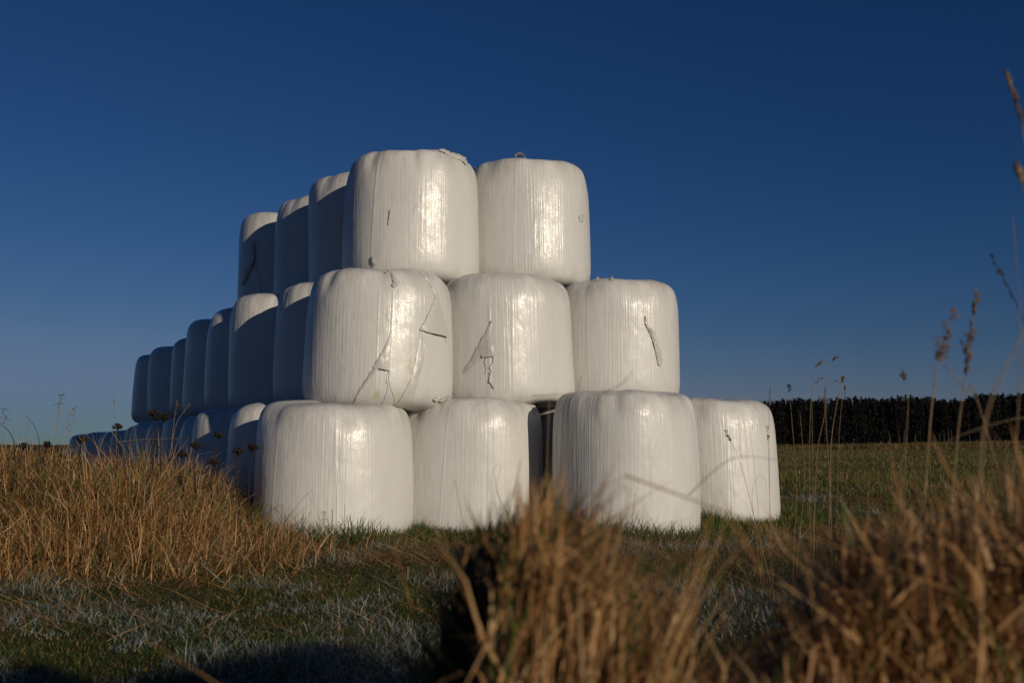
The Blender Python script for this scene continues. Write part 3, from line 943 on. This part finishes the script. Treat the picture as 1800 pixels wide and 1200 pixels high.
GL = 'thin dry stalks on the left skyline'
stalk([(92, 800), (99, 750), (104, 715), (106, 693)], 7.3, 'pale forked stalk with tiny buds, tallest on the left skyline', group=GL, head=.25, spread=.02, nh=9, podL=.012, podr=.0045, hm=M_DKHEAD)
stalk([(99, 752), (106, 718), (111, 690)], 7.3, 'thin side branch of the tallest pale stalk on the left skyline', group=GL, head=.2, spread=.012, nh=6, hm=M_DKHEAD, base_drop=True)
stalk([(118, 800), (124, 760), (130, 730), (132, 715)], 7.2, 'pale stalk with dark buds, just right of the tallest one', group=GL, head=.5, spread=.015, nh=14, podr=.004)
stalk([(112, 790), (118, 752), (124, 724)], 7.4, 'short pale stalk close to the budded one on the left skyline', group=GL, head=.4, spread=.010, nh=10)
stalk([(70, 795), (68, 770), (60, 748), (46, 730)], 7.2, 'arched dark stalk bending left on the skyline', group=GL, sm=M_WEED, r0=.003)
stalk([(26, 800), (24, 775), (14, 756), (-4, 742)], 7.0, 'thick dark stalk arching out of the left frame edge', group=GL, sm=M_WEED, r0=.004)
stalk([(5, 800), (3, 775), (8, 740), (2, 715)], 7.0, 'budded stalk at the very left frame edge', group=GL, head=.3, spread=.03, nh=12, hm=M_DKHEAD, podr=.004)
stalk([(48, 798), (48, 765), (46, 732)], 7.3, 'straight thin stem beside the arched dark stalk', group=GL)
stalk([(38, 790), (32, 740), (26, 714)], 7.3, 'very thin pale stem left of the arched dark stalk', group=GL, r0=.0016)
stalk([(205, 800), (203, 740), (199, 690)], 7.4, 'tall thin stalk with narrow seed head left of the middle tier', group=GL, r0=.0018, head=.25, spread=.005, nh=16)
stalk([(303, 830), (303, 770), (308, 725), (312, 704)], 7.6, 'pale grass stalk with feathery head before the dark middle tier', group=GL, head=.25, spread=.012, nh=22)
stalk([(298, 800), (310, 745), (324, 722), (334, 708)], 7.6, 'pale grass stalk leaning right before the dark middle tier', group=GL, head=.3, spread=.008, nh=18)
stalk([(205, 777), (250, 772), (313, 770)], 7.3, 'straw lying level across the dark far bales', group=GL, base_drop=False, Yb=7.4)
stalk([(172, 800), (182, 770), (193, 755)], 7.2, 'straw leaning right among the far left bales', group=GL)
stalk([(196, 758), (212, 780), (226, 800)], 7.2, 'bent straw crossing the stem beside the far left bales', group=GL, base_drop=False)
stalk([(228, 800), (229, 770), (236, 745)], 7.5, 'upright straw at the left limb of the middle tier', group=GL)
stalk([(150, 785), (140, 765), (152, 722)], 7.4, 'wispy stem leaning right halfway to the stack', group=GL, r0=.0016)
# in front of the corner bale
stalk([(575, 960), (568, 930), (556, 898), (541, 866)], 7.6, 'thin broken stalk in front of the corner bale', r0=.002, group='stems in front of the bottom bales')
stalk([(541, 866), (552, 880), (564, 905)], 7.6, 'drooping tip of the broken stalk before the corner bale', r0=.0015, group='stems in front of the bottom bales')
stalk([(578, 965), (571, 930), (569, 897)], 7.55, 'brown stalk with a leafy tuft before the corner bale', r0=.003, head=.3, spread=.02, nh=22, group='stems in front of the bottom bales')
stalk([(604, 945), (605, 915), (606, 886)], 7.8, 'single dark green blade standing before the corner bale', r0=.003, sm=M_WEED, group='stems in front of the bottom bales')
stalk([(1110, 930), (1113, 900), (1117, 866)], 7.9, 'thin budded stem before the loose front bale', r0=.002, head=.4, spread=.006, nh=12, group='stems in front of the bottom bales')
# seed stalks on the right, a little out of focus
GR = 'dry seed stalks on the right'
stalk([(1345, 985), (1325, 905), (1300, 810), (1274, 755)], 5.0, 'stalk leaning left with a dark nodding seed head before the rightmost bottom bale', group=GR, r0=0.0016, head=.12, spread=.006, nh=26, hm=M_DKHEAD)
stalk([(1338, 960), (1330, 860), (1321, 770)], 5.2, 'bare straight stem before the rightmost bottom bale', group=GR, r0=0.0010)
stalk([(1356, 950), (1352, 850), (1351, 790), (1348, 748)], 5.2, 'stem with two dark seed tufts over the right edge of the rightmost bottom bale', group=GR, r0=0.0010, head=.18, spread=.006, nh=18, hm=M_DKHEAD)
stalk([(1328, 930), (1322, 870), (1332, 838), (1345, 842), (1348, 870)], 5.1, 'hooked thin stem curling over before the rightmost bottom bale', group=GR, r0=0.0010)
stalk([(1395, 980), (1400, 850), (1392, 740), (1389, 705), (1386, 674)], 4.6, 'seed stalk with a dark crooked head in front of the dark wood', group=GR, r0=0.0015, head=.10, spread=.006, nh=30, hm=M_DKHEAD)
stalk([(1404, 960), (1414, 850), (1410, 770), (1406, 722)], 4.7, 'plain pale stem between the dark headed stalk and the taller ones', group=GR, r0=0.0014)
stalk([(1352, 800), (1352, 720), (1354, 680)], 4.8, 'short stem with a pale seed head at the right top of the rightmost bottom bale', group=GR, r0=0.0010, head=.3, spread=.005, nh=22)
stalk([(1425, 985), (1423, 850), (1424, 740), (1430, 660), (1443, 634)], 4.6, 'tall pale seed stalk, left of the tallest one above the wood', group=GR, r0=0.0015, head=.10, spread=.006, nh=34)
stalk([(1428, 780), (1428, 690), (1437, 670), (1446, 664)], 4.6, 'short side head beside the tall pale seed stalk', group=GR, r0=0.0010, head=.35, spread=.006, nh=20)
stalk([(1456, 990), (1458, 850), (1452, 740), (1453, 660), (1460, 640), (1471, 626)], 4.5, 'tallest seed stalk, its head bending right above the wood', group=GR, r0=0.0016, head=.10, spread=.006, nh=38)
stalk([(1430, 960), (1436, 800), (1449, 730), (1451, 680)], 4.4, 'leafy pale stalk crossing behind the tallest one', group=GR, r0=0.0018, head=.2, spread=.008, nh=30)
stalk([(1462, 985), (1460, 800), (1470, 715), (1478, 680), (1484, 660)], 4.4, 'thick pale seed stalk beside the mast, its head leaning right', group=GR, r0=0.0018, head=.14, spread=.007, nh=36)
stalk([(1474, 790), (1481, 690), (1476, 671), (1467, 670)], 4.5, 'small stem with its head turned left next to the mast', group=GR, r0=0.0010, head=.15, spread=.004, nh=12)
# very near, strongly blurred stalks
GN = 'very near blurred stalks at the right frame edge'
stalk([(1620, 1000), (1632, 780), (1645, 660), (1660, 600), (1676, 540)], 2.0, 'blurred near stalk with a branched seed head above the wood', group=GN, r0=0.0020, head=.3, spread=.010, nh=46)
stalk([(1668, 1000), (1682, 780), (1700, 640), (1716, 510)], 1.9, 'blurred near stalk with a slim pale seed head, right of the branched one', group=GN, r0=0.0018, head=.3, spread=.005, nh=40, podL=.016)
stalk([(1722, 860), (1728, 770), (1746, 694), (1800, 585), (1850, 490)], 1.1, 'thick blurred dark blade leaning out of the right frame edge', group=GN, r0=0.0015, base_drop=False)
stalk([(1830, 700), (1812, 600), (1780, 520), (1741, 446)], 1.9, 'thin dark stem arching left high at the right edge', group=GN, r0=0.0012, head=.3, spread=.003, nh=14, sm=M_WEED, hm=M_DKHEAD)
stalk([(1850, 900), (1835, 500), (1802, 250), (1786, 180), (1768, 128)], 1.5, 'highest blurred pinkish stalk in the upper right corner', group=GN, r0=0.0014, head=.34, spread=.0018, nh=50, podL=.02, podr=.0015)
stalk([(1850, 800), (1830, 450), (1800, 330), (1786, 288)], 1.4, 'blurred brown seed head cut off by the right edge below the highest one', group=GN, r0=0.0015, head=.2, spread=.0022, nh=40, podL=.018, podr=.0016)
stalk([(1735, 760), (1700, 690), (1660, 640), (1655, 610)], 1.7, 'faint blurred stem slanting left across the near seed heads', group=GN, r0=0.0012, head=.2, spread=.008, nh=14)
stalk([(1770, 1000), (1780, 850), (1790, 720), (1793, 560), (1780, 380)], 1.6, 'faint tall blurred stem running up the right edge', group=GN, r0=0.0012)
stalk([(1590, 1000), (1592, 800), (1596, 700), (1586, 650)], 2.4, 'faint blurred stem left of the branched near seed head', group=GN, r0=0.0012, head=.12, spread=.004, nh=14)
stalk([(1845, 740), (1790, 735), (1700, 760), (1640, 790)], 1.7, 'blurred brown straw slanting across the dark wood', group=GN, r0=0.0007, base_drop=False)
# bent straws blurred in front of the loose bale
GB = 'blurred bent straws before the loose bale'
stalk([(1000, 1010), (1010, 893), (1055, 862), (1100, 835)], 1.2, 'blurred straw rising right to the bend before the loose front bale', group=GB, r0=0.0011)
stalk([(1100, 835), (1190, 868), (1290, 905), (1340, 930)], 1.2, 'long blurred straw falling right from the bend before the loose front bale', group=GB, r0=0.0014, base_drop=False)
stalk([(975, 1020), (990, 840), (1009, 720), (1022, 660)], 1.9, 'blurred upright straw tip over the left shoulder of the loose front bale', group=GB, r0=0.0014)
stalk([(960, 1000), (962, 800), (966, 700)], 2.0, 'faint blurred straw in the gap left of the loose front bale', group=GB, r0=0.0013)
stalk([(936, 696), (985, 693), (1010, 694)], 1.8, 'level blurred straw crossing the top of the gap', group=GB, r0=0.0010, base_drop=False)
stalk([(1060, 690), (1090, 676), (1115, 650)], 1.6, 'faint blurred curved straw before the right bale of the middle tier', group=GB, r0=0.0009, base_drop=False)
stalk([(1210, 870), (1270, 815), (1310, 802), (1370, 808)], 1.7, 'faint blurred arched straw before the rightmost bottom bale', group=GB, r0=0.0010, base_drop=False)
stalk([(895, 1000), (882, 900), (868, 830), (876, 815)], 2.4, 'blurred hooked straw left of the tall centre tussock', group=GB, r0=0.0010)
stalk([(880, 1010), (900, 880), (915, 810)], 2.4, 'blurred straight straw on the left rim of the tall centre tussock', group=GB, r0=0.0010)
stalk([(905, 960), (885, 890), (873, 860), (880, 820)], 2.3, 'blurred crooked straw before the right half of the second bottom bale', group=GB, r0=0.0010)
stalk([(830, 985), (810, 900), (800, 845), (793, 870)], 2.6, 'faint blurred nodding straw before the second bottom bale', group=GB, r0=0.0009)

# ------------------------------------------------------------------ the far wood and the mast
fr = np.random.default_rng(77)
TV, TF, TM = [], [], []
tri, trunkV, trunkF = [], [], []
birch = []
for row, (d0, n) in enumerate(((225, 190), (231, 230), (238, 260), (246, 290))):
    for k in range(n):
        px = 1080 + (2350 - 1080) * (k + fr.uniform(-.4, .4)) / n
        Y = d0 + fr.uniform(-3, 3)
        X = (px - 900) / FPX * Y
        topy = np.interp(px, [1080, 1340, 1480, 1560, 1640, 1690, 1740, 1800, 2350], [704, 707, 703, 697, 700, 706, 697, 692, 690]) + 2.4 * math.sin(px * .021) + 1.8 * math.sin(px * .057 + 1) + fr.normal(0, 1.7)
        zt = CAM_Z + (782 - topy) / FPX * Y * (1.0 if row > 0 else .96)
        g0 = float(ground(X, Y))
        Ht = max(zt - g0, 6) * fr.uniform(.92, 1.0)
        spruce = fr.random() < .8
        nt_ = 200
        if spruce:
            zz = g0 + Ht * (.08 + .92 * fr.random(nt_) ** .8); rr = (1 - (zz - g0) / Ht) * Ht * .15 + .08
        else:
            zz = g0 + Ht * (.10 + .90 * fr.random(nt_)); q = (zz - g0) / Ht
            rr = Ht * .13 * np.clip(1.15 - ((q - .68) / .36) ** 2, .12, 1)
        aa = fr.uniform(0, 6.283, nt_); rr = rr * np.sqrt(fr.uniform(.25, 1, nt_))
        c = np.stack([X + rr * np.cos(aa), Y + rr * np.sin(aa), zz], -1)
        s = fr.uniform(.2, .6, nt_)[:, None]
        e1 = fr.normal(0, 1, (nt_, 3)); e2 = fr.normal(0, 1, (nt_, 3))
        e1 /= np.linalg.norm(e1, axis=1)[:, None]; e2 /= np.linalg.norm(e2, axis=1)[:, None]
        tri.append(np.stack([c - e1 * s * .6, c + e1 * s * .6, c + e2 * s], 1))
        v, f = tube([(X, Y, g0 - .2), (X, Y, g0 + Ht * .5), (X, Y, g0 + Ht * .97)], [.17, .12, .03], 5)
        o = len(trunkV); trunkV += v; trunkF += [tuple(i + o for i in q_) for q_ in f]
tri = np.concatenate(tri).reshape(-1, 3)
# undergrowth along the wood's edge
n = 5000
px = fr.uniform(1080, 2350, n); Y = fr.uniform(221, 236, n); X = (px - 900) / FPX * Y
c = np.stack([X, Y, ground(X, Y) + fr.uniform(0, 1, n) ** 1.6 * 4.0], -1)
s = fr.uniform(.3, .9, n)[:, None]
e1 = fr.normal(0, 1, (n, 3)); e2 = fr.normal(0, 1, (n, 3))
e1 /= np.linalg.norm(e1, axis=1)[:, None]; e2 /= np.linalg.norm(e2, axis=1)[:, None]
und = np.stack([c - e1 * s * .6, c + e1 * s * .6, c + e2 * s], 1).reshape(-1, 3)
tri = np.concatenate([tri, und])
wood = mesh_from('forest', tri, None, M_PINE, quads=np.arange(len(tri)).reshape(-1, 3), smooth=False)
tag(wood, 'dark far pine wood along the right horizon', 'forest', kind='stuff')
tr = mesh_from('trunk', trunkV, trunkF, M_BARK, parent=wood)
tr['kind'] = 'stuff'
bv = []
for px in (1577, 1585, 1590, 1604, 1640, 1647, 1655, 1663, 1668, 1679, 1700, 1560, 1722, 1745):
    Y = 219 + fr.uniform(-1, 1); X = (px - 900) / FPX * Y; g0 = float(ground(X, Y))
    h = fr.uniform(1.8, 3.6)
    bv.append(tube([(X, Y, g0 - .1), (X + .1, Y, g0 + h * .5), (X + fr.uniform(-.3, .3), Y, g0 + h)], [.13, .10, .05], 6))
V, F_ = join(bv)
o = mesh_from('birch_trunk', V, F_, M_BIRCH, parent=wood); o['kind'] = 'stuff'

# brown rough verge in front of the wood
N = 16000
px = rng.uniform(1180, 1950, N); yy = rng.uniform(120, 215, N); xx = (px - 900) / FPX * yy
o = blades('rough_verge', xx, yy, rng.uniform(.3, .9, N), rng.uniform(.06, .14, N), rng.uniform(0, 6.283, N), np.abs(rng.normal(.2, .2, N)), rng.uniform(0, .8, N),
           np.where(rng.random(N) < .8, rng.uniform(.42, .60, N), rng.uniform(.0, .15, N)), M_GRASS, segs=2)
tag(o, 'rough brown verge of dead grass in front of the far wood', 'verge', kind='stuff')

Ym = 320
mt = at(1485, 676, Ym); mb = float(ground(mt[0], Ym))
o = empty('mast', (mt[0], Ym, mb)); tag(o, 'thin radio mast rising above the far wood', 'mast')
Hm = mt[2] - mb
V, F_ = join([tube([(0, 0, -.3), (0, 0, Hm * .6), (0, 0, Hm)], [.28, .2, .1], 6)])
mesh_from('pole', V, F_, M_STEEL, parent=o)
V, F_ = join([tube([(.25 * math.cos(a), .25 * math.sin(a), Hm - 1.6), (.25 * math.cos(a), .25 * math.sin(a), Hm - .2)], .14, 6) for a in (0, 2.1, 4.2)])
mesh_from('antenna', V, F_, M_STEEL, parent=o)
